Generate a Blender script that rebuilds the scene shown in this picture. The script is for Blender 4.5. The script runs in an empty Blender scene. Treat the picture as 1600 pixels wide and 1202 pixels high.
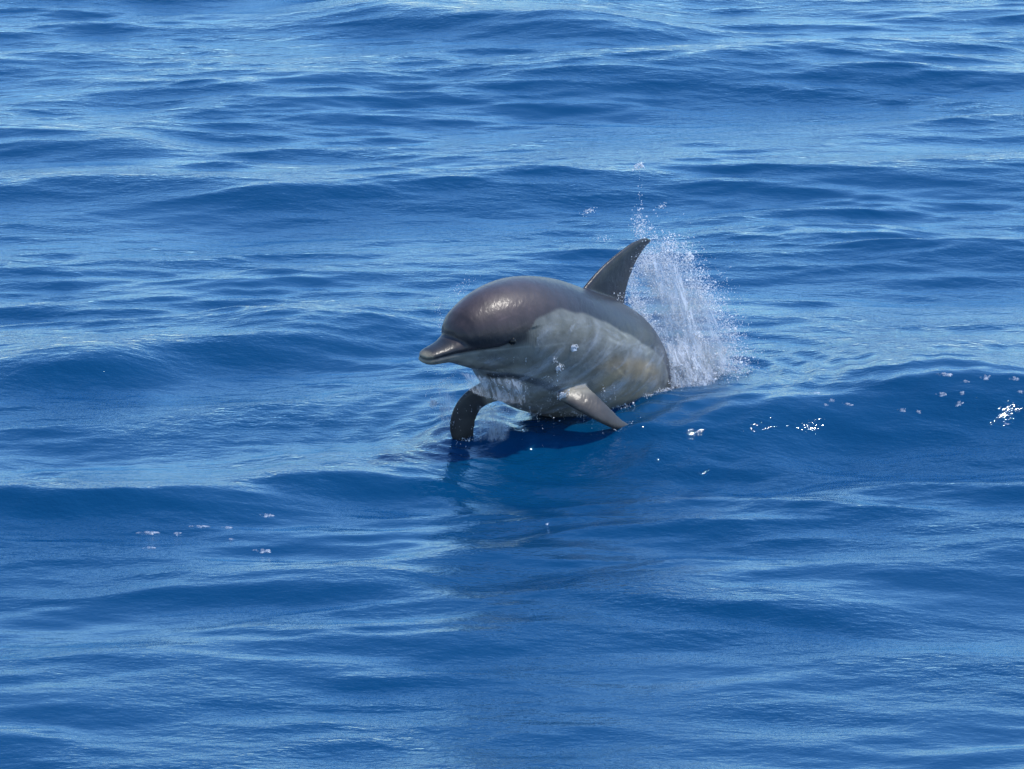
import bpy, bmesh, math, random
import numpy as np
from mathutils import Vector
from mathutils.bvhtree import BVHTree

random.seed(7)
rng = np.random.default_rng(11)
scene = bpy.context.scene
col = scene.collection

# ------------------------------------------------------------------ camera
PITCH = math.radians(14.0)
DIST = 20.0
TGT = np.array([0.0, 0.0, 0.22])
FWD = np.array([0.0, math.cos(PITCH), -math.sin(PITCH)])
RIGHT = np.array([1.0, 0.0, 0.0])
UPV = np.array([0.0, math.sin(PITCH), math.cos(PITCH)])
CAM = TGT - FWD * DIST
LENS = 180.0
cd = bpy.data.cameras.new('camera')
cd.lens = LENS; cd.sensor_width = 36.0; cd.clip_start = 0.5; cd.clip_end = 20000
cam = bpy.data.objects.new('camera', cd); col.objects.link(cam)
cam.location = CAM.tolist()
cam.rotation_euler = (math.pi / 2 - PITCH, 0, 0)
scene.camera = cam

# ------------------------------------------------------------------ sky and sun
SUN_EL = math.radians(64.0)
SUN_AZ = math.radians(82.0)          # clockwise from +Y (away from the camera) towards +X
world = bpy.data.worlds.new('World'); scene.world = world; world.use_nodes = True
wn = world.node_tree; wn.nodes.clear()
wo = wn.nodes.new('ShaderNodeOutputWorld'); wb = wn.nodes.new('ShaderNodeBackground')
sky = wn.nodes.new('ShaderNodeTexSky'); sky.sky_type = 'NISHITA'; sky.sun_disc = False
sky.sun_elevation = SUN_EL; sky.sun_rotation = SUN_AZ
sky.air_density = 1.3; sky.dust_density = 0.0; sky.ozone_density = 10.0; sky.altitude = 0
wb.inputs['Strength'].default_value = 0.145
wn.links.new(sky.outputs[0], wb.inputs[0]); wn.links.new(wb.outputs[0], wo.inputs[0])

sd = bpy.data.lights.new('sun', 'SUN'); sd.energy = 2.4; sd.angle = math.radians(0.5); sd.color = (1.0, 0.95, 0.87)
sun = bpy.data.objects.new('sun', sd); col.objects.link(sun)
sdir = Vector((math.sin(SUN_AZ) * math.cos(SUN_EL), math.cos(SUN_AZ) * math.cos(SUN_EL), math.sin(SUN_EL)))
sun.rotation_euler = sdir.to_track_quat('Z', 'Y').to_euler()
sun.location = (0, 0, 30)
vs = scene.view_settings
vs.view_transform = 'Standard'; vs.look = 'None'; vs.gamma = 1.0; vs.use_curve_mapping = False
vs.exposure = 1.0

# ------------------------------------------------------------------ helpers
def ray(px, py):
    """direction through a pixel of the 1600x1202 photograph"""
    u = (px - 800.0) / 1600.0 * 36.0 / LENS
    v = (601.0 - py) / 1600.0 * 36.0 / LENS
    return FWD + RIGHT * u + UPV * v

def at_y(px, py, y):
    d = ray(px, py); return CAM + d * ((y - CAM[1]) / d[1])

def at_z(px, py, z=0.0):
    d = ray(px, py); return CAM + d * ((z - CAM[2]) / d[2])

def tag(o, label=None, cat=None, group=None, kind=None):
    if label: o['label'] = label
    if cat: o['category'] = cat
    if group: o['group'] = group
    if kind: o['kind'] = kind
    return o

def mesh_obj(name, verts, faces, mat, smooth=True, parent=None):
    me = bpy.data.meshes.new(name)
    me.from_pydata([tuple(map(float, v)) for v in verts], [], faces)
    me.update()
    if smooth: me.shade_smooth()
    if mat: me.materials.append(mat)
    o = bpy.data.objects.new(name, me); col.objects.link(o)
    if parent: o.parent = parent
    return o

def grid_mesh(name, P, mat):
    """P: (ny, nx, 3) array -> smooth quad mesh made with foreach_set"""
    ny, nx = P.shape[:2]
    me = bpy.data.meshes.new(name)
    me.vertices.add(ny * nx)
    me.vertices.foreach_set('co', P.reshape(-1).astype(np.float32))
    idx = np.arange(ny * nx, dtype=np.int32).reshape(ny, nx)
    q = np.stack([idx[:-1, :-1], idx[:-1, 1:], idx[1:, 1:], idx[1:, :-1]], -1).reshape(-1, 4)
    nf = len(q)
    me.loops.add(nf * 4); me.loops.foreach_set('vertex_index', q.reshape(-1))
    me.polygons.add(nf)
    me.polygons.foreach_set('loop_start', np.arange(0, nf * 4, 4, dtype=np.int32))
    me.polygons.foreach_set('use_smooth', np.ones(nf, dtype=bool))
    me.update(calc_edges=True); me.validate()
    me.materials.append(mat)
    o = bpy.data.objects.new(name, me); col.objects.link(o)
    return o

def sstep(a, b, x):
    t = np.clip((x - a) / (b - a), 0, 1); return t * t * (3 - 2 * t)

def new_mat(name):
    m = bpy.data.materials.new(name); m.use_nodes = True
    nt = m.node_tree
    return m, nt, nt.nodes['Principled BSDF'], nt.nodes['Material Output']

# ------------------------------------------------------------------ materials
def sea_material():
    m, nt, p, out = new_mat('sea_water')
    tc = nt.nodes.new('ShaderNodeTexCoord')
    def noise(scale, sx, sy, detail, rough):
        mp = nt.nodes.new('ShaderNodeMapping'); mp.inputs['Scale'].default_value = (sx, sy, 1.0)
        nt.links.new(tc.outputs['Object'], mp.inputs['Vector'])
        n = nt.nodes.new('ShaderNodeTexNoise'); n.inputs['Scale'].default_value = scale
        n.inputs['Detail'].default_value = detail; n.inputs['Roughness'].default_value = rough
        nt.links.new(mp.outputs[0], n.inputs['Vector']); return n
    n1 = noise(9.0, 0.65, 1.0, 5.0, 0.6)
    n2 = noise(40.0, 0.5, 1.0, 3.0, 0.6)
    b1 = nt.nodes.new('ShaderNodeBump'); b1.inputs['Strength'].default_value = 1.0; b1.inputs['Distance'].default_value = 0.009
    b2 = nt.nodes.new('ShaderNodeBump'); b2.inputs['Strength'].default_value = 1.0; b2.inputs['Distance'].default_value = 0.0024
    def gusty(n, lo, hi, scale):
        g = noise(scale, 0.5, 1.0, 3.0, 0.5)
        mr = nt.nodes.new('ShaderNodeMapRange'); mr.inputs[1].default_value = 0.35; mr.inputs[2].default_value = 0.65
        mr.inputs[3].default_value = lo; mr.inputs[4].default_value = hi
        nt.links.new(g.outputs['Fac'], mr.inputs[0])
        mu = nt.nodes.new('ShaderNodeMath'); mu.operation = 'MULTIPLY'
        nt.links.new(n.outputs['Fac'], mu.inputs[0]); nt.links.new(mr.outputs[0], mu.inputs[1]); return mu
    nt.links.new(gusty(n1, 0.45, 1.9, 0.8).outputs[0], b1.inputs['Height'])
    nt.links.new(gusty(n2, 0.4, 2.0, 1.7).outputs[0], b2.inputs['Height'])
    nt.links.new(b1.outputs[0], b2.inputs['Normal'])
    # upwelling blue light of deep water under a Fresnel mirror
    nt.nodes.remove(p)
    df = nt.nodes.new('ShaderNodeBsdfDiffuse'); df.inputs['Color'].default_value = (0.0001, 0.034, 0.094, 1)
    gl = nt.nodes.new('ShaderNodeBsdfGlossy'); gl.inputs['Color'].default_value = (0.74, 0.91, 1.0, 1); gl.inputs['Roughness'].default_value = 0.06
    fr = nt.nodes.new('ShaderNodeFresnel'); fr.inputs['IOR'].default_value = 1.34
    mx = nt.nodes.new('ShaderNodeMixShader')
    for n in (df, gl, fr): nt.links.new(b2.outputs[0], n.inputs['Normal'])
    nt.links.new(fr.outputs[0], mx.inputs[0]); nt.links.new(df.outputs[0], mx.inputs[1]); nt.links.new(gl.outputs[0], mx.inputs[2])
    nt.links.new(mx.outputs[0], out.inputs['Surface'])
    return m

def skin_material():
    m, nt, p, out = new_mat('wet_dolphin_skin')
    a = nt.nodes.new('ShaderNodeVertexColor'); a.layer_name = 'Col'
    tc = nt.nodes.new('ShaderNodeTexCoord')
    n = nt.nodes.new('ShaderNodeTexNoise'); n.inputs['Scale'].default_value = 14; n.inputs['Detail'].default_value = 5
    nt.links.new(tc.outputs['Object'], n.inputs['Vector'])
    r = nt.nodes.new('ShaderNodeMapRange'); r.inputs[1].default_value = 0.3; r.inputs[2].default_value = 0.7
    r.inputs[3].default_value = 0.82; r.inputs[4].default_value = 1.15
    nt.links.new(n.outputs['Fac'], r.inputs[0])
    mx = nt.nodes.new('ShaderNodeMix'); mx.data_type = 'RGBA'; mx.blend_type = 'MULTIPLY'; mx.inputs[0].default_value = 1
    nt.links.new(a.outputs['Color'], mx.inputs[6]); nt.links.new(r.outputs[0], mx.inputs[7])
    nt.links.new(mx.outputs[2], p.inputs['Base Color'])
    mp = nt.nodes.new('ShaderNodeMapping'); mp.inputs['Rotation'].default_value = (0, 0, math.radians(-36)); mp.inputs['Scale'].default_value = (3, 1, 2)
    nt.links.new(tc.outputs['Object'], mp.inputs['Vector'])
    n2 = nt.nodes.new('ShaderNodeTexNoise'); n2.inputs['Scale'].default_value = 20; n2.inputs['Detail'].default_value = 5
    nt.links.new(mp.outputs[0], n2.inputs['Vector'])
    b = nt.nodes.new('ShaderNodeBump'); b.inputs['Distance'].default_value = 0.006; b.inputs['Strength'].default_value = 0.6
    nt.links.new(n2.outputs['Fac'], b.inputs['Height'])
    nt.links.new(b.outputs[0], p.inputs['Coat Normal'])
    b3 = nt.nodes.new('ShaderNodeBump'); b3.inputs['Distance'].default_value = 0.004; b3.inputs['Strength'].default_value = 0.35
    nt.links.new(n2.outputs['Fac'], b3.inputs['Height']); nt.links.new(b3.outputs[0], p.inputs['Normal'])
    p.inputs['Roughness'].default_value = 0.5; p.inputs['Specular IOR Level'].default_value = 0.3
    p.inputs['Coat Weight'].default_value = 0.32; p.inputs['Coat Roughness'].default_value = 0.22; p.inputs['Coat IOR'].default_value = 1.34
    return m

def simple_mat(name, color, rough=0.4, trans=0.0, sss=0.0, alpha=1.0):
    m, nt, p, out = new_mat(name)
    p.inputs['Base Color'].default_value = (*color, 1); p.inputs['Roughness'].default_value = rough
    p.inputs['Transmission Weight'].default_value = trans; p.inputs['IOR'].default_value = 1.33
    p.inputs['Subsurface Weight'].default_value = sss; p.inputs['Alpha'].default_value = alpha
    return m

M_sea = sea_material()
M_skin = skin_material()
M_eye = simple_mat('dark_eye', (0.01, 0.009, 0.008), 0.05)
def spray_material():
    m, nt, p, out = new_mat('white_spray')
    p.inputs['Base Color'].default_value = (0.82, 0.84, 0.87, 1); p.inputs['Roughness'].default_value = 0.5
    tr = nt.nodes.new('ShaderNodeBsdfTranslucent'); tr.inputs['Color'].default_value = (0.85, 0.87, 0.9, 1)
    mx = nt.nodes.new('ShaderNodeMixShader'); mx.inputs[0].default_value = 0.5
    nt.links.new(p.outputs[0], mx.inputs[1]); nt.links.new(tr.outputs[0], mx.inputs[2]); nt.links.new(mx.outputs[0], out.inputs['Surface'])
    return m
M_spray = spray_material()
def fleck_material():
    m, nt, p, out = new_mat('fleck_white')
    tc = nt.nodes.new('ShaderNodeTexCoord'); mp = nt.nodes.new('ShaderNodeMapping'); mp.inputs['Scale'].default_value = (60, 22, 60)
    nt.links.new(tc.outputs['Object'], mp.inputs['Vector'])
    n = nt.nodes.new('ShaderNodeTexNoise'); n.inputs['Scale'].default_value = 1.0; n.inputs['Detail'].default_value = 4
    nt.links.new(mp.outputs[0], n.inputs['Vector'])
    mr = nt.nodes.new('ShaderNodeMapRange'); mr.inputs[1].default_value = 0.40; mr.inputs[2].default_value = 0.66; mr.inputs[3].default_value = 0.0; mr.inputs[4].default_value = 0.46
    nt.links.new(n.outputs['Fac'], mr.inputs[0]); nt.links.new(mr.outputs[0], p.inputs['Alpha'])
    p.inputs['Base Color'].default_value = (0.62, 0.66, 0.72, 1); p.inputs['Roughness'].default_value = 0.4
    return m
M_fleck = fleck_material()

# ------------------------------------------------------------------ the sea
def axis_pts(lo, hi, step, far, grow=1.16):
    core = np.arange(lo, hi + 1e-6, step)
    def ring(sgn, start):
        out, d, p = [], step, start
        while abs(p) < far:
            d *= grow; p += sgn * d; out.append(p)
        return np.array(out)
    return np.concatenate([ring(-1, lo)[::-1], core, ring(1, hi)])

gx = axis_pts(-3.9, 3.9, 0.019, 6000.0)
gy = axis_pts(-6.4, 11.0, 0.0150, 6000.0)
X, Y = np.meshgrid(gx, gy)
X = X.astype(np.float64); Y = Y.astype(np.float64)
R = np.hypot(np.maximum(np.abs(X) - 3.9, 0), np.maximum(np.maximum(-6.4 - Y, Y - 11.0), 0))

# swells and wavelets: many small wave trains, nearly all running along the view
waves = []
wr = np.random.default_rng(5)
NW = 150
for i in range(NW):
    lam = math.exp(wr.uniform(math.log(0.085), math.log(3.2)))
    if lam > 0.9:
        ang = math.radians(96 + wr.normal(0, 13))
    else:
        ang = math.radians((99 if wr.random() < .6 else 78) + wr.normal(0, 17))
    k = 2 * math.pi / lam
    slope = 0.0135 * (0.70 if lam < 0.16 else 1.0) * (1.0 if lam > 1.0 else 1.0) * (1.05 if 0.16 < lam < 0.5 else 1.0) * math.exp(wr.normal(0, 0.3))
    waves.append((k * math.cos(ang), k * math.sin(ang), k, slope / k, wr.uniform(0, 6.2832), lam))
# patches where the wind roughens the surface and slicks where it does not
def lowfreq(seed, lx, ly):
    g = np.random.default_rng(seed); f = np.zeros_like(X)
    for i in range(9):
        f += np.sin(X * g.normal(0, 6.28 / lx) + Y * g.normal(0, 6.28 / ly) + g.uniform(0, 6.28))
    return f / 3.0
gust = np.clip(1.0 + 0.38 * lowfreq(3, 2.6, 2.2), 0.42, 1.8)
_c = at_z(1450, 650); gust += 0.35 * np.exp(-((X - _c[0]) / 1.1) ** 2 - ((Y - _c[1]) / 0.55) ** 2)
def sea_height(X, Y, gustv, Rv):
    Z = np.zeros_like(X); DX = np.zeros_like(X); DY = np.zeros_like(X)
    for kx, ky, k, a, ph, lam in waves:
        th = kx * X + ky * Y + ph
        fade = np.exp(-(Rv / (lam * 14)) ** 2) if Rv is not None else 1.0
        am = a * fade * (gustv if lam < 0.8 else 1.0)
        c = np.cos(th); s = np.sin(th)
        Z += am * c
        q = 0.85 * am / k
        DX -= q * kx * s; DY -= q * ky * s
    return Z, DX, DY
Z, DX, DY = sea_height(X, Y, gust, R)

# the larger wavelets of the photograph and one added hump: (px, py, half length px, tilt deg in plan, height m, width m)
RIDGES = [
    (1370, 660, 360, 24, 0.165, 0.40), (1590, 640, 240, 6, 0.09, 0.36), (1480, 775, 230, -10, 0.07, 0.20),
    (860, 690, 200, -3, 0.095, 0.26), (1130, 720, 150, 4, 0.06, 0.20),  # first hump is added to darken the water below the chest
    (300, 565, 330, 26, 0.10, 0.26), (60, 600, 200, 14, 0.08, 0.22), (520, 520, 140, 16, 0.05, 0.2),
    (170, 800, 280, 10, 0.09, 0.20), (580, 755, 190, -6, 0.08, 0.2), (430, 920, 270, -3, 0.06, 0.15),
    (760, 40, 280, -6, 0.16, 0.50), (430, 160, 160, 4, 0.06, 0.28), (1150, 125, 360, 14, 0.08, 0.35),
    (200, 300, 300, -8, 0.06, 0.3), (1250, 365, 190, -6, 0.055, 0.25), (1150, 955, 300, -12, 0.045, 0.12),
    (1130, 800, 200, -6, 0.05, 0.12), (120, 230, 170, 6, 0.06, 0.28), (700, 355, 260, 8, 0.035, 0.25),
]
for px, py, hl, tilt, hgt, wid in RIDGES:
    c = at_z(px, py, 0.0)
    sc = 400.0 * DIST / np.linalg.norm(c - CAM)
    L = hl / sc; t = math.radians(tilt)
    u = (X - c[0]) * math.cos(t) + (Y - c[1]) * math.sin(t)
    w = -(X - c[0]) * math.sin(t) + (Y - c[1]) * math.cos(t)
    w = w + 0.10 * np.sin(u * 2.1 + px) * wid / 0.2 * 0.5
    prof = np.where(w < 0, np.exp(-(w / (wid * 0.8)) ** 2), np.exp(-(w / (wid * 1.9)) ** 2))
    Z += 0.72 * hgt * prof * np.exp(-(u / L) ** 4)
# rings running out from where the animal cuts the surface
for cx, cy, a0, lam0, dec, ex in ((-0.17, -0.13, 0.006, 0.085, 0.22, 1.0), (0.30, 0.30, 0.010, 0.15, 0.5, 0.55), (0.60, 0.75, 0.010, 0.13, 0.6, 1.0)):
    u = (X - cx) * 0.56 + (Y - cy) * 0.83; w = (X - cx) * 0.83 - (Y - cy) * 0.56
    d = np.hypot(u * ex, w); Z += a0 * np.cos(2 * math.pi * d / lam0) * np.exp(-d / dec) * (1 + 0.5 * np.sin(3 * np.arctan2(w, u) + cx * 9))
P = np.stack([X + DX, Y + DY, Z], -1)
sea = grid_mesh('sea', P, M_sea)
tag(sea, 'rippled deep blue open sea', 'sea', kind='structure')

def sea_z(x, y):
    """height of the sea at a place """
    i = np.abs(gx - x).argmin(); j = np.abs(gy - y).argmin()
    xx = x - DX[j, i]; yy = y - DY[j, i]
    i = int(np.clip(np.searchsorted(gx, xx) - 1, 0, len(gx) - 2)); j = int(np.clip(np.searchsorted(gy, yy) - 1, 0, len(gy) - 2))
    f = (xx - gx[i]) / (gx[i + 1] - gx[i]); h = (yy - gy[j]) / (gy[j + 1] - gy[j])
    return float((Z[j, i] * (1 - f) + Z[j, i + 1] * f) * (1 - h) + (Z[j + 1, i] * (1 - f) + Z[j + 1, i + 1] * f) * h)

# ------------------------------------------------------------------ the dolphin
# axis of the animal: distance from the beak tip -> place
SP = np.array([
    # s      x       y      z
    [0.00, -0.345, -0.520, 0.449],
    [0.12, -0.262, -0.440, 0.462],
    [0.24, -0.175, -0.355, 0.482],
    [0.36, -0.090, -0.265, 0.492],
    [0.50, -0.005, -0.150, 0.478],
    [0.68,  0.095,  0.000, 0.425],
    [0.92,  0.225,  0.185, 0.325],
    [1.20,  0.358,  0.415, 0.215],
    [1.50,  0.470,  0.680, 0.055],
    [1.85,  0.600,  0.970, -0.140],
    [2.20,  0.740,  1.260, -0.290],
    [2.55,  0.880,  1.570, -0.380]])
def spline(tab, s):
    """cubic Hermite through the rows of tab (first column = parameter)"""
    t = tab[:, 0]; v = tab[:, 1:]
    m = np.gradient(v, t, axis=0)
    s = np.clip(np.asarray(s, float), t[0], t[-1])
    i = np.clip(np.searchsorted(t, s, side='right') - 1, 0, len(t) - 2)
    h = (t[i + 1] - t[i])[:, None]; q = ((s - t[i]) / (t[i + 1] - t[i]))[:, None]
    return ((2*q**3 - 3*q**2 + 1) * v[i] + (q**3 - 2*q**2 + q) * h * m[i]
            + (-2*q**3 + 3*q**2) * v[i + 1] + (q**3 - q**2) * h * m[i + 1])
ROLL = math.radians(7)      # leaning a little towards its left side
def frame(s):
    p = spline(SP, s)
    T = spline(SP, np.asarray(s) + 0.01) - spline(SP, np.asarray(s) - 0.01)
    T /= np.linalg.norm(T, axis=1)[:, None]           # points towards the tail
    L = np.cross(T, np.array([0, 0, 1.0])); L /= np.linalg.norm(L, axis=1)[:, None]   # the animal's left
    U = np.cross(L, T)
    c, n = math.cos(ROLL), math.sin(ROLL)
    return p, T, L * c - U * n, U * c + L * n

def loft(sect, nring=72, expo=2.0):
    """sect rows: s, half width, height up, height down, lift; interpolated to many rings"""
    sect = np.array(sect, float)
    ss = np.unique(np.concatenate([np.linspace(a, b, max(2, int((b - a) / 0.012))) for a, b in zip(sect[:-1, 0], sect[1:, 0])]))
    prm = spline(sect, ss)
    p, T, L, U = frame(ss)
    th = np.linspace(0, 2 * math.pi, nring, endpoint=False)
    V = []
    for i in range(len(ss)):
        w, hu, hd, lift = np.maximum(prm[i], [0.001, 0.001, 0.001, -9])
        cx = np.sign(np.cos(th)) * np.abs(np.cos(th)) ** (2 / expo)
        sy = np.sign(np.sin(th)) * np.abs(np.sin(th)) ** (2 / expo)
        h = np.where(sy > 0, hu, hd)
        V.append(p[i] + U[i] * lift + np.outer(cx * w, L[i]) + np.outer(sy * h, U[i]))
    V = np.array(V); n = len(ss)
    verts = V.reshape(-1, 3).tolist(); faces = []
    for i in range(n - 1):
        for j in range(nring):
            k = (j + 1) % nring
            faces.append((i*nring + j, i*nring + k, (i+1)*nring + k, (i+1)*nring + j))
    faces.append(tuple(range(nring))[::-1]); faces.append(tuple((n-1)*nring + j for j in range(nring)))
    return verts, faces

TRUNK = [  # s, half width, up, down, lift
    [0.160, 0.002, 0.002, 0.002, 0.036], [0.166, 0.044, 0.034, 0.044, 0.038], [0.184, 0.076, 0.056, 0.076, 0.038],
    [0.216, 0.100, 0.090, 0.100, 0.034], [0.270, 0.126, 0.126, 0.122, 0.024], [0.340, 0.152, 0.160, 0.150, 0.012],
    [0.45, 0.190, 0.192, 0.232, 0.0], [0.65, 0.232, 0.220, 0.298, 0.0], [0.90, 0.256, 0.236, 0.290, 0.0],
    [1.20, 0.242, 0.238, 0.250, 0.0], [1.50, 0.186, 0.205, 0.190, 0.0], [1.85, 0.115, 0.150, 0.135, 0.0],
    [2.20, 0.055, 0.095, 0.085, 0.0], [2.50, 0.025, 0.045, 0.040, 0.0]]
BEAK = [
    [0.000, 0.004, 0.003, 0.003, 0.0], [0.006, 0.027, 0.013, 0.016, 0.0], [0.025, 0.041, 0.022, 0.027, 0.0],
    [0.070, 0.050, 0.029, 0.036, 0.0], [0.13, 0.060, 0.036, 0.048, 0.0], [0.19, 0.082, 0.052, 0.084, 0.0],
    [0.25, 0.102, 0.070, 0.116, 0.0], [0.34, 0.122, 0.090, 0.145, 0.0]]

def foil(stations, nr=20):
    """stations: (centre, chord vector, thickness vector) -> closed blade with a round front and thin back"""
    V = []; th = np.linspace(0, 2 * math.pi, nr, endpoint=False)
    for c, ch, tk in stations:
        x = np.cos(th); prof = np.sin(th) * (0.70 + 0.30 * x)     # +x is the leading edge
        V.append(np.asarray(c) + np.outer(x * 0.5, ch) + np.outer(prof * 0.5, tk))
    V = np.array(V); n = len(stations); verts = V.reshape(-1, 3).tolist(); faces = []
    for i in range(n - 1):
        for j in range(nr):
            k = (j + 1) % nr
            faces.append((i*nr + j, i*nr + k, (i+1)*nr + k, (i+1)*nr + j))
    faces.append(tuple(range(nr))[::-1]); faces.append(tuple((n-1)*nr + j for j in range(nr)))
    return verts, faces

def resample(rows, n):
    rows = np.array(rows, float); t = np.linspace(0, 1, len(rows))
    return spline(np.column_stack([t, rows]), np.linspace(0, 1, n))

pieces = [loft(TRUNK), loft(BEAK, expo=2.3)]
# dorsal fin: height along U, leading edge and trailing edge positions along the back
p0, T0, L0, U0 = [a[0] for a in frame([1.09])]
fin = resample([  # height, lead s-offset, trail s-offset, thickness
    [0.10, -0.29, 0.25, 0.085], [0.20, -0.235, 0.175, 0.066], [0.28, -0.175, 0.140, 0.054], [0.36, -0.095, 0.135, 0.042],
    [0.43, -0.005, 0.155, 0.032], [0.485, 0.080, 0.190, 0.025], [0.520, 0.160, 0.225, 0.018]], 40)
pieces.append(foil([(p0 + U0 * h + T0 * (a + b) / 2, -T0 * (b - a), L0 * tk) for h, a, b, tk in fin]))
# flippers: centre line, chord vector, thickness vector
def flipper(pts, chords, thick_dir, thick):
    c = resample(pts, 30); w = resample(chords, 30); t = resample([[x] for x in thick], 30)
    st = []
    for i in range(30):
        tan = c[min(i + 1, 29)] - c[max(i - 1, 0)]
        nrm = np.cross(tan, w[i]); nrm /= np.linalg.norm(nrm) + 1e-9
        st.append((c[i], w[i], nrm * t[i][0]))
    return foil(st)
def pp(px, py, y): return at_y(px, py, y).tolist()
# its left flipper, swept out to the side and back
pieces.append(flipper([pp(850, 585, 0.0), pp(890, 609, -0.13), pp(930, 638, -0.16), pp(966, 663, -0.13), pp(993, 670, -0.06)],
                      [[-.09, -.12, -.04], [-.08, -.11, -.05], [-.055, -.08, -.045], [-.028, -.045, -.028], [-.008, -.012, -.010]],
                      None, [0.06, 0.05, 0.038, 0.028, 0.018]))
# its right flipper, hanging down into the water
pieces.append(flipper([pp(850, 596, -0.05), pp(812, 606, -0.11), pp(768, 611, -0.15), pp(733, 634, -0.17), pp(722, 674, -0.16), pp(736, 726, -0.11)],
                      [[.02, -.06, .12], [-.005, -.06, .11], [-.045, -.05, .095], [-.085, -.045, .05], [-.095, -.04, .01], [-.04, -.02, -.01]],
                      None, [0.07, 0.062, 0.054, 0.044, 0.034, 0.020]))
# tail flukes, under water
p1, T1, L1, U1 = [a[0] for a in frame([2.48])]
for sgn in (1, -1):
    pieces.append(foil([(p1 + L1 * sgn * a + T1 * b, -T1 * c, U1 * t) for a, b, c, t in
                        ((-0.02, 0.0, 0.20, 0.05), (0.10, 0.04, 0.17, 0.035), (0.20, 0.10, 0.11, 0.024), (0.29, 0.17, 0.03, 0.012))]))

allv, allf = [], []
for v, f in pieces:
    o0 = len(allv); allv += v; allf += [tuple(i + o0 for i in q) for q in f]
tmp = mesh_obj('dolphin_lofts', allv, allf, None)
rm = tmp.modifiers.new('r', 'REMESH'); rm.mode = 'VOXEL'; rm.voxel_size = 0.0050; rm.use_smooth_shade = True
smo = tmp.modifiers.new('s', 'SMOOTH'); smo.factor = 0.5; smo.iterations = 6
dg = bpy.context.evaluated_depsgraph_get()
dme = bpy.data.meshes.new_from_object(tmp.evaluated_get(dg)); dme.name = 'dolphin'
bpy.data.objects.remove(tmp)
nv = len(dme.vertices)
co = np.empty(nv * 3, np.float32); dme.vertices.foreach_get('co', co); co = co.reshape(-1, 3).astype(float)
no = np.empty(nv * 3, np.float32); dme.vertex_normals.foreach_get('vector', no); no = no.reshape(-1, 3).astype(float)
# body coordinates of every vertex
SS = np.linspace(0, 2.55, 320); fp, fT, fL, fU = frame(SS)
near = np.empty(nv, int)
for a in range(0, nv, 20000):
    b = slice(a, a + 20000)
    near[b] = ((co[b, None, :] - fp[None]) ** 2).sum(-1).argmin(1)
rel = co - fp[near]
s_ = SS[near]; lat = (rel * fL[near]).sum(1); up = (rel * fU[near]).sum(1)
rad = np.hypot(lat, up)
trp = spline(np.array(TRUNK), np.clip(s_, 0.160, 2.5)); hh = np.maximum(0.5 * (trp[:, 1] + trp[:, 2]), 0.03)
hn = up / hh
radn = np.hypot(lat / np.maximum(trp[:, 0], 0.02), up / np.maximum(np.where(up > 0, trp[:, 1] + trp[:, 3], trp[:, 2] - trp[:, 3]), 0.02))
# mouth line: from the tip back to below the eye
MS = np.array([0, 0.06, 0.14, 0.22, 0.29, 0.33]); MZ = np.array([0.002, 0.003, 0.001, -0.006, -0.004, 0.008])
md = np.abs(up - np.interp(s_, MS, MZ))
mouth = np.exp(-(md / 0.0075) ** 2) * (s_ < 0.335)
co2 = co - no * (0.0075 * mouth)[:, None]
# crease round the root of the beak
# soft fold behind the head, folds of the throat
co2 -= no * (0.004 * np.exp(-((s_ - 0.40 - 0.05 * hn) / 0.018) ** 2) * (hn < 0.3) * (hn > -0.8))[:, None]
dme.vertices.foreach_set('co', co2.astype(np.float32).reshape(-1))
# skin colours
def vnoise(p, sc, seed):
    g = np.random.default_rng(seed); f = np.zeros(len(p))
    for i in range(14):
        d = g.normal(0, 1, 3); f += np.sin(p @ (d * sc) + g.uniform(0, 6.28))
    return f / 3.7
nz = vnoise(co, 14, 1); nz2 = vnoise(co, 40, 2); nz3 = vnoise(co, 90, 3)
cape = np.array([0.012, 0.012, 0.018]); brow = np.array([0.058, 0.038, 0.036]); flank = np.array([0.140, 0.138, 0.120])
belly = np.array([0.22, 0.205, 0.165]); dark = np.array([0.010, 0.011, 0.014]); pale = np.array([0.32, 0.28, 0.19])
def mixc(A, B, f): return A * (1 - f[:, None]) + B * f[:, None]
C = np.tile(cape, (nv, 1))
C = mixc(C, np.tile(brow, (nv, 1)), (1 - sstep(0.36, 0.72, s_)) * 0.9)
# edge of the dark cape
bound = np.interp(s_, [0, 0.28, 0.34, 0.42, 0.55, 0.8, 1.1, 1.5, 2.2], [-0.05, -0.05, 0.05, 0.40, 0.52, 0.50, 0.40, 0.15, 0.0])
fl = 1 - sstep(-0.03, 0.03, hn + 0.04 * nz - bound)
C = mixc(C, np.tile(flank, (nv, 1)), fl)
C = mixc(C, np.tile(belly, (nv, 1)), 1 - sstep(-0.75, -0.25, hn + 0.08 * nz))
isbeak = 1 - sstep(0.13, 0.17, s_)
upper = sstep(-0.004, 0.004, up - np.interp(s_, MS, MZ))
C = mixc(C, np.tile(np.array([0.012, 0.012, 0.014]), (nv, 1)), isbeak * (0.12 + 0.85 * upper))
C = mixc(C, np.tile(pale, (nv, 1)), (1 - sstep(0.012, 0.045, s_ + 0.01 * nz2)) * 0.75)
# dark stripe from the beak root to the eye
stripe = np.exp(-((up - np.interp(s_, [0.14, 0.25, 0.36], [0.035, 0.030, 0.028])) / 0.030) ** 2) * sstep(0.13, 0.2, s_) * (1 - sstep(0.37, 0.42, s_))
C = mixc(C, np.tile(dark, (nv, 1)), 0.95 * stripe)
C = mixc(C, np.tile(dark, (nv, 1)), 0.8 * mouth)
C = mixc(C, np.tile(dark, (nv, 1)), 0.9 * np.exp(-((s_ - 0.335) / 0.035) ** 2 - ((up - 0.018) / 0.022) ** 2))
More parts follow.
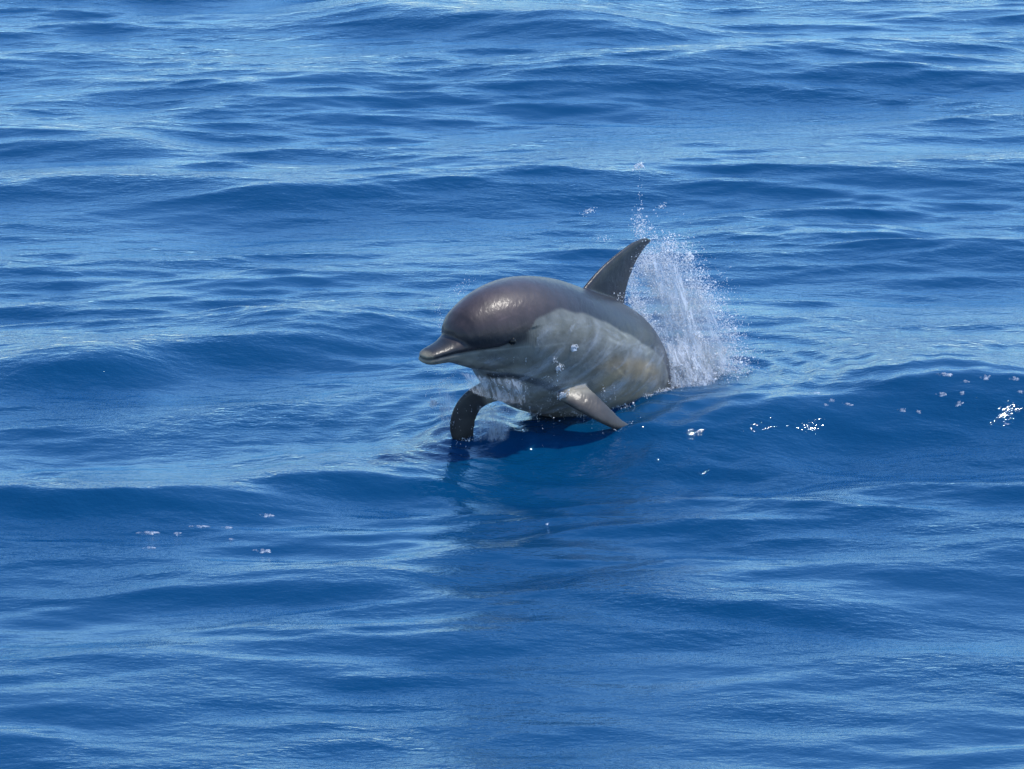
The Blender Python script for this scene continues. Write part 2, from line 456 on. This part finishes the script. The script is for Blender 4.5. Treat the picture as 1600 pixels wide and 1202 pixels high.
# tan patch on the side and the dark band from the jaw to the flipper
C = mixc(C, np.tile(np.array([0.34, 0.25, 0.145]), (nv, 1)), 0.85 * sstep(1.15, 0.65, np.hypot((s_ - 1.06) / 0.26, (hn + 0.22) / 0.42) + 0.10 * nz))
lvi0 = np.empty(len(dme.loops), np.int32); dme.loops.foreach_get('vertex_index', lvi0)
bvh0 = BVHTree.FromPolygons([tuple(v) for v in co2], [tuple(p.vertices) for p in dme.polygons])
band = [bvh0.ray_cast(Vector(CAM), Vector(ray(*q)).normalized())[0] for q in ((716, 588), (740, 589), (765, 586), (790, 586), (815, 590), (840, 598), (862, 606), (880, 614))]
band = resample([tuple(b) for b in band if b is not None], 60)
bd = np.sqrt(np.min(((co2[:, None, :] - band[None]) ** 2).sum(-1), axis=1))
C = mixc(C, np.tile(dark, (nv, 1)), 0.85 * (1 - sstep(0.008, 0.024, bd + 0.003 * nz2)))
# fins are darker on the outside
finmask = sstep(1.06, 1.22, rad / hh) * (s_ > 0.45) * (hn > 0.5)
C = mixc(C, np.tile(np.array([0.018, 0.021, 0.027]), (nv, 1)), finmask)
flipmask = sstep(1.10, 1.3, radn) * (s_ > 0.25) * (s_ < 1.1) * (hn < 0.0)
C = mixc(C, np.tile(np.array([0.036, 0.028, 0.026]), (nv, 1)), flipmask * 0.9 * (lat > 0))
C = mixc(C, np.tile(np.array([0.018, 0.017, 0.019]), (nv, 1)), flipmask * 0.9 * (lat <= 0))
C *= (1 + 0.13 * nz2 + 0.09 * nz3 + 0.08 * nz)[:, None]
# rake scars: thin pale scratches on back and side
for i in range(16):
    g = np.random.default_rng(100 + i)
    c0 = g.uniform(0.2, 1.2); h0 = g.uniform(-0.3, 0.9); sl = g.normal(0, 1.2); ln = g.uniform(0.02, 0.07)
    d = np.abs((hn - h0) - sl * (s_ - c0)); C *= (1 + 0.5 * np.exp(-(d / 0.02) ** 2) * np.exp(-((s_ - c0) / ln) ** 4))[:, None]
C *= 0.74
ca = dme.color_attributes.new('Col', 'FLOAT_COLOR', 'POINT')
ca.data.foreach_set('color', np.column_stack([np.clip(C, 0, 1), np.ones(nv)]).astype(np.float32).reshape(-1))
dme.materials.clear(); dme.materials.append(M_skin); dme.shade_smooth()
dolphin = bpy.data.objects.new('dolphin', dme); col.objects.link(dolphin)
tag(dolphin, 'grey dolphin bursting out of the sea with its dorsal fin raised', 'dolphin')

def surface_point(s, side, upo):
    """a point on the dolphin's skin at body station s, nearest to the given height"""
    sel = np.where((np.abs(s_ - s) < 0.02) & (lat * side > 0) & (rad < hh * 1.15))[0]
    k = sel[np.abs(up[sel] - upo).argmin()]; return co2[k], no[k]
def sphere_mesh(name, r, mat, seg=16, rings=10, sq=(1, 1, 1)):
    bm = bmesh.new(); bmesh.ops.create_uvsphere(bm, u_segments=seg, v_segments=rings, radius=r)
    for v in bm.verts: v.co = Vector((v.co.x * sq[0], v.co.y * sq[1], v.co.z * sq[2]))
    me = bpy.data.meshes.new(name); bm.to_mesh(me); bm.free(); me.shade_smooth(); me.materials.append(mat); return me
eye_me = sphere_mesh('eye', 0.015, M_eye)
for side in (1, -1):
    p, n = surface_point(0.345, side, 0.012)
    e = bpy.data.objects.new('eye', eye_me); col.objects.link(e); e.parent = dolphin
    e.location = (p - n * 0.006).tolist()

# film of water still streaming off the skin
def film_material():
    m, nt, p, out = new_mat('water_film')
    at = nt.nodes.new('ShaderNodeAttribute'); at.attribute_name = 'flow'
    mp = nt.nodes.new('ShaderNodeMapping'); mp.inputs['Scale'].default_value = (5.0, 3.2, 1)
    mp.inputs['Rotation'].default_value = (0, 0, math.radians(-34))
    nt.links.new(at.outputs['Vector'], mp.inputs['Vector'])
    mp2 = nt.nodes.new('ShaderNodeMapping'); mp2.inputs['Scale'].default_value = (0.8, 2.6, 1)
    nt.links.new(mp.outputs[0], mp2.inputs['Vector'])
    n = nt.nodes.new('ShaderNodeTexNoise'); n.inputs['Scale'].default_value = 1.3; n.inputs['Detail'].default_value = 6; n.inputs['Roughness'].default_value = 0.62
    n.inputs['Distortion'].default_value = 0.5
    nt.links.new(mp2.outputs[0], n.inputs['Vector'])
    mr = nt.nodes.new('ShaderNodeMapRange'); mr.interpolation_type = 'SMOOTHSTEP'
    mr.inputs[1].default_value = 0.40; mr.inputs[2].default_value = 0.85; mr.inputs[3].default_value = 0.0; mr.inputs[4].default_value = 0.50
    nt.links.new(n.outputs['Fac'], mr.inputs[0])
    sx = nt.nodes.new('ShaderNodeSeparateXYZ'); nt.links.new(at.outputs['Vector'], sx.inputs[0])
    mu = nt.nodes.new('ShaderNodeMath'); mu.operation = 'MULTIPLY'
    nt.links.new(mr.outputs[0], mu.inputs[0]); nt.links.new(sx.outputs['Z'], mu.inputs[1])
    nt.links.new(mu.outputs[0], p.inputs['Alpha'])
    p.inputs['Base Color'].default_value = (0.50, 0.54, 0.60, 1); p.inputs['Roughness'].default_value = 0.3; p.inputs['IOR'].default_value = 1.33
    b = nt.nodes.new('ShaderNodeBump'); b.inputs['Distance'].default_value = 0.01; b.inputs['Strength'].default_value = 0.7
    nt.links.new(n.outputs['Fac'], b.inputs['Height']); nt.links.new(b.outputs[0], p.inputs['Normal'])
    return m
wet = sstep(0.12, 0.30, s_) * np.where(s_ < 0.42, 1 - sstep(-0.45, -0.2, hn), 1) * (1 - sstep(1.45, 1.7, s_)) * (1 - sstep(0.25, 0.5, hn)) * (co2[:, 2] > -0.05) * (radn < 1.10)
wet = np.clip(wet + 0.35 * sstep(1.0, 1.25, s_) * (rad < hh * 1.2) * (s_ < 1.6), 0, 1)
npoly = len(dme.polygons); ls = np.empty(npoly, np.int32); lt = np.empty(npoly, np.int32)
dme.polygons.foreach_get('loop_start', ls); dme.polygons.foreach_get('loop_total', lt)
lvi = np.empty(len(dme.loops), np.int32); dme.loops.foreach_get('vertex_index', lvi)
quad = np.where(lt == 4)[0]; qv = lvi[ls[quad][:, None] + np.arange(4)]
qv = qv[(wet[qv] > 0.02).all(1)]
used, inv = np.unique(qv, return_inverse=True); qv = inv.reshape(-1, 4)
fme = bpy.data.meshes.new('water_film')
fme.vertices.add(len(used)); fme.vertices.foreach_set('co', (co2[used] + no[used] * 0.0045).astype(np.float32).reshape(-1))
fme.loops.add(qv.size); fme.loops.foreach_set('vertex_index', qv.reshape(-1).astype(np.int32))
fme.polygons.add(len(qv)); fme.polygons.foreach_set('loop_start', np.arange(0, qv.size, 4, dtype=np.int32))
fme.polygons.foreach_set('use_smooth', np.ones(len(qv), dtype=bool)); fme.update(calc_edges=True)
fa = fme.attributes.new('flow', 'FLOAT_VECTOR', 'POINT')
fa.data.foreach_set('vector', np.column_stack([s_[used], hn[used] * 0.25 + 2.0 * (lat[used] < 0), wet[used]]).astype(np.float32).reshape(-1))
fme.materials.append(film_material())
film = bpy.data.objects.new('water_film', fme); col.objects.link(film)
tag(film, "thin streaky film of water running off the dolphin's side", 'water', kind='stuff')

bvh = BVHTree.FromPolygons([tuple(v) for v in co2], [tuple(lvi[a:a + b]) for a, b in zip(ls, lt)])
def on_body(px, py, off=0.006):
    d = Vector(ray(px, py)).normalized(); h = bvh.ray_cast(Vector(CAM), d)
    return None if h[0] is None else np.array(h[0] - d * off)

# ------------------------------------------------------------------ spray and flecks
OCT_V = np.array([[1,0,0],[-1,0,0],[0,1,0],[0,-1,0],[0,0,1],[0,0,-1]], float)
OCT_F = np.array([[0,2,4],[2,1,4],[1,3,4],[3,0,4],[2,0,5],[1,2,5],[3,1,5],[0,3,5]], int)
def droplets(name, C, r, mat, seed=0):
    """many little drops of uneven shape joined into one mesh"""
    g = np.random.default_rng(seed); n = len(C)
    sc = np.exp(g.normal(0, 0.35, (n, 1, 3))) * np.asarray(r).reshape(n, 1, 1)
    ax = g.normal(size=(n, 3)); ax /= np.linalg.norm(ax, axis=1)[:, None]
    bx = np.cross(ax, g.normal(size=(n, 3))); bx /= np.linalg.norm(bx, axis=1)[:, None]
    cx = np.cross(ax, bx); Rm = np.stack([ax, bx, cx], 1)
    V = np.einsum('nij,njk->nik', OCT_V[None] * sc, Rm) + C[:, None, :]
    F = OCT_F[None] + (np.arange(n) * 6)[:, None, None]
    me = bpy.data.meshes.new(name)
    me.vertices.add(n * 6); me.vertices.foreach_set('co', V.reshape(-1).astype(np.float32))
    nf = n * 8; me.loops.add(nf * 3); me.loops.foreach_set('vertex_index', F.reshape(-1).astype(np.int32))
    me.polygons.add(nf); me.polygons.foreach_set('loop_start', np.arange(0, nf * 3, 3, dtype=np.int32))
    me.polygons.foreach_set('use_smooth', np.ones(nf, dtype=bool))
    me.update(calc_edges=True); me.materials.append(mat)
    o = bpy.data.objects.new(name, me); col.objects.link(o); return o

def fan(n, left, right, seed, ydist, pw=1.0, ty=None):
    """points spread in a sheet between two edge lines given as (px, py) lists, y = distance"""
    g = np.random.default_rng(seed)
    left = resample(left, 60); right = resample(right, 60)
    t = g.random(n) if ty is None else ty(g, n); a = g.random(n) ** pw
    i = np.clip((t * 59).astype(int), 0, 59)
    q = left[i] * (1 - a[:, None]) + right[i] * a[:, None] + g.normal(0, 1, (n, 2)) * (4 + 11 * a)[:, None]
    out = np.empty((n, 3))
    yy = ydist(t, a, g, n)
    for k in range(n): out[k] = at_y(q[k, 0], q[k, 1], yy[k])
    return out
LE = [(990, 392), (984, 450), (1000, 505), (1030, 560), (1052, 605), (1085, 632)]
RE = [(1030, 362), (1080, 400), (1125, 460), (1150, 520), (1165, 580), (1150, 625)]
YD = lambda t, a, g, n: 0.62 + 0.25 * a + g.normal(0, 0.06, n)
fine = fan(120000, LE, RE, 1, YD, 1.45, lambda g, n: g.random(n) ** 0.75)
cl = vnoise(fine, 16, 8) + 0.7 * vnoise(fine, 40, 9)          # uneven, in clumps and strands
fine = fine[rng.random(len(fine)) < np.clip(0.40 + 0.40 * cl, 0.03, 1)]
fr = np.exp(rng.normal(math.log(0.00112), 0.45, len(fine)))
big = fan(1500, LE, RE, 4, YD, 1.0, lambda g, n: g.random(n) ** 0.6)
CP, CR = [fine, big], [fr, np.exp(rng.normal(math.log(0.0022), 0.5, len(big)))]
def clump(px, py, y, rx, ry, n, r, seed, tilt=0.0):
    """a torn lump of splash water: drops crowded round a place"""
    g = np.random.default_rng(seed); c = on_body(px, py) if y is None else at_y(px, py, y); k = 1 / 400.0
    if c is None: return
    dz = 0.25 if y is None else 1.0
    a = g.normal(0, 1, (n, 3)) * [rx * k, 0.5 * (rx + ry) * k * dz, ry * k]
    ct, st = math.cos(tilt), math.sin(tilt)
    a = np.column_stack([a[:, 0] * ct - a[:, 2] * st, a[:, 1], a[:, 0] * st + a[:, 2] * ct])
    CP.append(c + a); CR.append(np.exp(g.normal(math.log(r), 0.45, n)))
k = 0
for (px, py, y, rx, ry, n, rr, tl) in [
    (1000, 356, 0.62, 7, 9, 260, 0.0016, 0.2), (998, 340, 0.62, 4, 10, 70, 0.0014, 0), (1000, 300, 0.62, 2.5, 22, 30, 0.0013, 0),
    (998, 261, 0.62, 4, 2.5, 60, 0.0024, 0.3), (1035, 322, 0.66, 5, 2, 30, 0.0016, 0.4), (920, 330, 0.6, 6, 2.2, 50, 0.0018, 0.3),
    (940, 373, 0.55, 7, 2.5, 40, 0.0016, 0), (1045, 382, 0.72, 5, 9, 110, 0.0026, -0.4), (1076, 405, 0.76, 6, 4, 70, 0.0022, 0.4),
    (1036, 400, 0.72, 4, 12, 90, 0.0017, -0.3), (1030, 455, 0.68, 12, 5, 160, 0.0015, 0.1), (1100, 450, 0.78, 14, 6, 160, 0.0014, 0.3),
    (1085, 528, 0.75, 8, 8, 220, 0.0020, 0), (1098, 570, 0.75, 12, 12, 420, 0.0019, 0.4), (1112, 600, 0.7, 16, 10, 420, 0.0020, 0.2),
    (1132, 548, 0.8, 3, 3, 40, 0.0028, 0), (1170, 585, 0.8, 2.5, 2.5, 24, 0.0026, 0), (1065, 560, 0.7, 10, 18, 320, 0.0015, 0.6),
    (1060, 610, 0.6, 14, 8, 300, 0.0015, -0.5), (1120, 626, 0.62, 20, 4, 300, 0.0016, 0.15), (1140, 600, 0.75, 12, 14, 240, 0.0014, 0),
    (895, 543, None, 3.5, 1.8, 150, 0.0018, 0.1), (872, 575, None, 3.5, 3, 170, 0.0014, 0.5), (867, 563, None, 3, 4, 50, 0.0011, 0.3),
    (879, 618, None, 4.5, 2.2, 170, 0.0014, 0.6), (852, 590, None, 5, 1.2, 30, 0.0010, 0), (895, 643, None, 9, 1.2, 70, 0.0011, -0.45),
    (677, 631, -0.25, 3.5, 3.2, 200, 0.0016, 0), (696, 638, -0.22, 5, 3, 90, 0.0013, 0), (692, 596, -0.22, 14, 1.5, 110, 0.0010, 0.6),
    (682, 618, -0.24, 4, 12, 90, 0.0009, -0.3), (692, 654, -0.25, 10, 3, 130, 0.0010, -0.5), (1004, 676, 0.05, 1.2, 9, 40, 0.0012, 0), (1003, 697, 0.05, 1.5, 4, 24, 0.0013, 0),
    (854, 820, -1.3, 1.2, 1.2, 12, 0.0022, 0), (975, 470, 0.42, 14, 5, 150, 0.0013, -0.6), (985, 500, 0.42, 10, 4, 80, 0.0013, -0.8),
    (1070, 632, 0.5, 24, 4, 260, 0.0016, 0.3), (1095, 618, 0.62, 26, 8, 420, 0.0017, 0.2), (1050, 645, 0.35, 20, 3, 160, 0.0015, 0.4), (722, 694, -0.13, 16, 2, 160, 0.0013, 0), (1010, 655, 0.2, 24, 2.5, 150, 0.0013, 0.3),
    (690, 500, -0.3, 4, 20, 90, 0.0011, 0.2), (720, 452, -0.2, 16, 5, 90, 0.0010, 0.6), (768, 650, -0.05, 10, 16, 420, 0.0010, 0.3), (775, 688, -0.05, 16, 2.5, 160, 0.0012, 0), (705, 700, -0.13, 14, 3, 160, 0.0012, 0),
]:
    k += 1; clump(px, py, y, rx, ry, n, rr, 200 + k, tl)
# water dripping from chin, chest and flippers
g = np.random.default_rng(55)
low = np.where((no[:, 2] < -0.35) & (co2[:, 2] > 0.06) & (s_ < 1.0))[0]
for v in g.choice(low, 120):
    n = int(g.integers(3, 16)); top = co2[v]; zb = sea_z(top[0], top[1])
    f = np.sort(g.random(n)) ** 1.5; sw = g.normal(0, 0.012, 2)
    q = np.column_stack([top[0] + sw[0] * f + g.normal(0, 0.0015, n), top[1] + sw[1] * f + g.normal(0, 0.0015, n), top[2] + (zb - top[2]) * f * g.uniform(0.3, 1.0)])
    CP.append(q); CR.append(np.exp(g.normal(math.log(0.0010), 0.35, n)))
# broken water where the animal meets the surface
zz = np.array([sea_z(q[0], q[1]) if abs(q[2]) < 0.2 else 9 for q in co2])
wl = np.where((np.abs(co2[:, 2] - zz) < 0.010) & (no[:, 1] < 0.35))[0]
g = np.random.default_rng(77); wl = g.choice(wl, 2600)
out = g.exponential(0.016, 2600)
q = co2[wl] + no[wl] * [1, 1, 0] * out[:, None] + g.normal(0, 0.006, (2600, 3))
keep = (vnoise(q, 22, 5) > -0.2); q = q[keep]
q[:, 2] = [sea_z(a[0], a[1]) for a in q]; q[:, 2] += np.abs(g.normal(0, 0.007, len(q)))
CP.append(q); CR.append(np.exp(g.normal(math.log(0.0012), 0.5, len(q))))
spray = droplets('spray', np.concatenate(CP), np.concatenate(CR), M_spray, 2)
tag(spray, 'white spray thrown up beside the dolphin behind its dorsal fin', 'spray', kind='stuff')

# fine mist hanging in the spray: a lens-shaped puff of pale droplets too small to see
def mist_material():
    m = bpy.data.materials.new('spray_mist'); m.use_nodes = True; nt = m.node_tree; nt.nodes.clear()
    out = nt.nodes.new('ShaderNodeOutputMaterial'); v = nt.nodes.new('ShaderNodeVolumePrincipled')
    tc = nt.nodes.new('ShaderNodeTexCoord')
    n = nt.nodes.new('ShaderNodeTexNoise'); n.inputs['Scale'].default_value = 2.6; n.inputs['Detail'].default_value = 6; n.inputs['Roughness'].default_value = 0.68
    nt.links.new(tc.outputs['Object'], n.inputs['Vector'])
    mr = nt.nodes.new('ShaderNodeMapRange'); mr.inputs[1].default_value = 0.36; mr.inputs[2].default_value = 0.70
    mr.inputs[3].default_value = 0.4; mr.inputs[4].default_value = 11.0
    nt.links.new(n.outputs['Fac'], mr.inputs[0])
    ln = nt.nodes.new('ShaderNodeVectorMath'); ln.operation = 'LENGTH'; nt.links.new(tc.outputs['Object'], ln.inputs[0])
    fo = nt.nodes.new('ShaderNodeMapRange'); fo.interpolation_type = 'SMOOTHSTEP'
    fo.inputs[1].default_value = 0.15; fo.inputs[2].default_value = 1.0; fo.inputs[3].default_value = 1.0; fo.inputs[4].default_value = 0.0
    nt.links.new(ln.outputs['Value'], fo.inputs[0])
    mm = nt.nodes.new('ShaderNodeMath'); mm.operation = 'MULTIPLY'
    nt.links.new(mr.outputs[0], mm.inputs[0]); nt.links.new(fo.outputs[0], mm.inputs[1]); nt.links.new(mm.outputs[0], v.inputs['Density'])
    v.inputs['Color'].default_value = (0.95, 0.96, 0.98, 1); v.inputs['Anisotropy'].default_value = 0.2
    nt.links.new(v.outputs[0], out.inputs['Volume']); return m
M_mist = mist_material()
def puff(px, py, y, along, width, depth, ang):
    """an ellipsoid of mist, thinning to nothing at its rim"""
    me = sphere_mesh('spray_mist', 1.0, M_mist, 24, 14)
    o = bpy.data.objects.new('spray_mist', me); col.objects.link(o)
    o.location = at_y(px, py, y).tolist(); o.scale = (width, depth, along); o.rotation_euler = (0, ang, math.radians(20))
    tag(o, 'thin pale mist hanging in the spray beside the dolphin', 'mist', kind='stuff')
puff(1058, 500, 0.78, 0.40, 0.19, 0.15, math.radians(-20))
puff(1092, 572, 0.78, 0.20, 0.21, 0.15, math.radians(-30))

# torn sheets of water: hanging from chin, chest and flippers, and thrown up behind the fin
def sheet_material(name, lo, hi, amax, colr, sx, sy):
    m, nt, p, out = new_mat(name)
    at = nt.nodes.new('ShaderNodeAttribute'); at.attribute_name = 'flow'
    mp = nt.nodes.new('ShaderNodeMapping'); mp.inputs['Scale'].default_value = (sx, sy, 0)
    nt.links.new(at.outputs['Vector'], mp.inputs['Vector'])
    n = nt.nodes.new('ShaderNodeTexNoise'); n.inputs['Scale'].default_value = 1.0; n.inputs['Detail'].default_value = 9; n.inputs['Roughness'].default_value = 0.72
    n.inputs['Distortion'].default_value = 0.8
    nt.links.new(mp.outputs[0], n.inputs['Vector'])
    sp = nt.nodes.new('ShaderNodeSeparateXYZ'); nt.links.new(at.outputs['Vector'], sp.inputs[0])
    ad = nt.nodes.new('ShaderNodeMath'); ad.operation = 'MULTIPLY_ADD'; ad.inputs[1].default_value = 0.34; ad.inputs[2].default_value = -0.34
    nt.links.new(sp.outputs['Z'], ad.inputs[0])
    su = nt.nodes.new('ShaderNodeMath'); su.operation = 'ADD'
    nt.links.new(ad.outputs[0], su.inputs[0]); nt.links.new(n.outputs['Fac'], su.inputs[1])
    mr = nt.nodes.new('ShaderNodeMapRange'); mr.interpolation_type = 'SMOOTHSTEP'
    mr.inputs[1].default_value = lo; mr.inputs[2].default_value = hi; mr.inputs[3].default_value = 0.0; mr.inputs[4].default_value = amax
    nt.links.new(su.outputs[0], mr.inputs[0])
    b = nt.nodes.new('ShaderNodeBump'); b.inputs['Distance'].default_value = 0.02; b.inputs['Strength'].default_value = 0.8
    nt.links.new(n.outputs['Fac'], b.inputs['Height']); nt.links.new(b.outputs[0], p.inputs['Normal'])
    p.inputs['Base Color'].default_value = (*colr, 1); p.inputs['Roughness'].default_value = 0.35; p.inputs['IOR'].default_value = 1.33
    tr = nt.nodes.new('ShaderNodeBsdfTranslucent'); tr.inputs['Color'].default_value = (*colr, 1)
    m1 = nt.nodes.new('ShaderNodeMixShader'); m1.inputs[0].default_value = 0.45
    nt.links.new(p.outputs[0], m1.inputs[1]); nt.links.new(tr.outputs[0], m1.inputs[2])
    tp = nt.nodes.new('ShaderNodeBsdfTransparent'); m2 = nt.nodes.new('ShaderNodeMixShader')
    nt.links.new(mr.outputs[0], m2.inputs[0]); nt.links.new(tp.outputs[0], m2.inputs[1]); nt.links.new(m1.outputs[0], m2.inputs[2])
    nt.links.new(m2.outputs[0], out.inputs['Surface']); return m
M_curtain = sheet_material('falling_water', 0.34, 0.66, 0.60, (0.55, 0.62, 0.70), 5, 1.6)
M_torn = sheet_material('torn_spray', 0.40, 0.66, 0.85, (0.82, 0.85, 0.90), 6, 1.8)
def sheet(name, top, bot, mat, seed, label, bulge=0.03, nu=44, nvv=30):
    """a thin wavy sheet between two edge lines of (px, py, y)"""
    g = np.random.default_rng(seed); top = resample(top, nu); bot = resample(bot, nu)
    A = np.array([at_y(*q) for q in top]); B = np.array([at_y(*q) for q in bot])
    u = np.linspace(0, 1, nu)[None, :]; v = np.linspace(0, 1, nvv)[:, None]
    Pq = A[None] * (1 - v[..., None]) + B[None] * v[..., None]
    w = np.zeros((nvv, nu))
    for i in range(7): w += np.sin(u * g.uniform(3, 16) + v * g.uniform(-4, 4) + g.uniform(0, 6.28)) / 7
    Pq = Pq + np.array([0.25, -1.0, 0.15]) * (w * bulge * 1.4 + bulge * np.sin(math.pi * v) )[..., None]
    o = grid_mesh(name, Pq, mat)
    edge = np.minimum(1, 5 * np.minimum(u, 1 - u)) * np.minimum(1, 6 * (1 - v) + 0.25) * np.minimum(1, 5 * v + 0.2)
    fa = o.data.attributes.new('flow', 'FLOAT_VECTOR', 'POINT')
    wid = np.linalg.norm(A[-1] - A[0]) / 0.12; hei = np.mean(np.linalg.norm(B - A, axis=1)) / 0.12
    fa.data.foreach_set('vector', np.stack([u * wid + 0 * v + seed, v * hei + 0 * u, edge], -1).astype(np.float32).reshape(-1))
    tag(o, label, 'water', kind='stuff')
LC = 'thin veil of falling water under the chin, chest and flippers of the dolphin'
LT = 'torn white sheet of spray thrown up behind the dorsal fin'
sheet('water_veil', [(742, 628, -0.20), (766, 630, -0.20), (800, 634, -0.20)], [(740, 692, -0.20), (766, 694, -0.20), (800, 692, -0.20)], M_curtain, 1, LC, 0.015)
sheet('water_veil', [(712, 580, -0.34), (690, 592, -0.32), (676, 612, -0.30)], [(712, 650, -0.24), (700, 662, -0.24), (682, 655, -0.24)], M_curtain, 2, LC, 0.03)
sheet('water_veil', [(700, 575, -0.50), (760, 585, -0.46), (840, 590, -0.38)], [(720, 606, -0.46), (770, 628, -0.42), (850, 640, -0.34)], M_curtain, 4, LC, 0.02)
sheet('spray_sheet', [(1003, 366, 0.66), (1030, 372, 0.70), (1060, 396, 0.74)], [(1040, 610, 0.62), (1080, 622, 0.66), (1120, 632, 0.70)], M_torn, 11, LT, 0.05, 50, 60)
sheet('spray_sheet', [(1040, 440, 0.72), (1080, 440, 0.78), (1115, 470, 0.84)], [(1050, 615, 0.66), (1105, 628, 0.72), (1160, 622, 0.80)], M_torn, 12, LT, 0.05, 50, 50)
sheet('spray_sheet', [(1020, 520, 0.62), (1060, 520, 0.66), (1100, 530, 0.72)], [(1035, 640, 0.45), (1085, 640, 0.52), (1150, 632, 0.66)], M_torn, 13, LT, 0.04, 50, 40)

# flat, patchy white flecks laid on the water
def white_fleck(px, py, wpx, hpx, seed, label, group):
    g = np.random.default_rng(seed); c = at_z(px, py, 0.0)
    d = ray(px, py); d = d / np.linalg.norm(d)
    for q in np.arange(15.0, 34.0, 0.01):                # first place where the ray meets the water
        c = CAM + d * q
        if c[2] <= sea_z(c[0], c[1]): break
    sx = wpx / 860.0; sy = hpx / 194.0 * 0.36
    na, nrr = 28, 6; verts = [(0, 0, 0.004)]; faces = []; ph = g.uniform(0, 6.28, 6); am = g.uniform(0.1, 0.3, 6)
    for q in range(1, nrr + 1):
        f = q / nrr
        for a in range(na):
            th = 2 * math.pi * a / na
            rr = f * (1 + f * sum(am[h] * math.sin((h + 2) * th + ph[h]) for h in range(6)) * 0.8)
            x = rr * sx * math.cos(th) + 0.35 * sy * rr * math.sin(th); y = rr * sy * math.sin(th)
            z = sea_z(c[0] + x, c[1] + y) - c[2] + 0.003 * (1 - f ** 2) + (0.002 if f < 1 else -0.004) + g.normal(0, 0.0006)
            verts.append((x, y, z))
    for a in range(na):
        b = (a + 1) % na; faces.append((0, 1 + a, 1 + b))
        for q in range(nrr - 1):
            o0 = 1 + q * na; faces.append((o0 + a, o0 + na + a, o0 + na + b, o0 + b))
    o = mesh_obj('white_fleck', verts, faces, M_fleck); o.location = c.tolist()
    tag(o, label, 'foam', group)
FR = 'small white fleck on the dark wave face behind the dolphin'
FL = 'faint white fleck among ripples in front of the dolphin'
k = 0
for a in [(1475, 587, 26, 6), (1540, 590, 16, 8), (1585, 592, 14, 6), (1471, 618, 20, 6), (1503, 617, 10, 5), (1498, 632, 12, 8),
          (1409, 642, 16, 6), (1435, 646, 12, 4), (1573, 666, 14, 4), (1274, 615, 18, 6), (1299, 626, 10, 5), (1325, 634, 18, 4),
          (1508, 598, 14, 4), (1594, 615, 12, 4), (1290, 634, 10, 3)]:
    k += 1; white_fleck(*a, 300 + k, FR, 'white flecks on the dark wave')
for a in [(416, 806, 20, 8), (230, 835, 34, 6), (275, 836, 14, 5), (310, 824, 26, 4), (355, 825, 18, 5), (410, 862, 26, 6), (232, 857, 16, 4), (360, 845, 10, 3)]:
    k += 1; white_fleck(*a, 300 + k, FL, 'white flecks on the ripples')
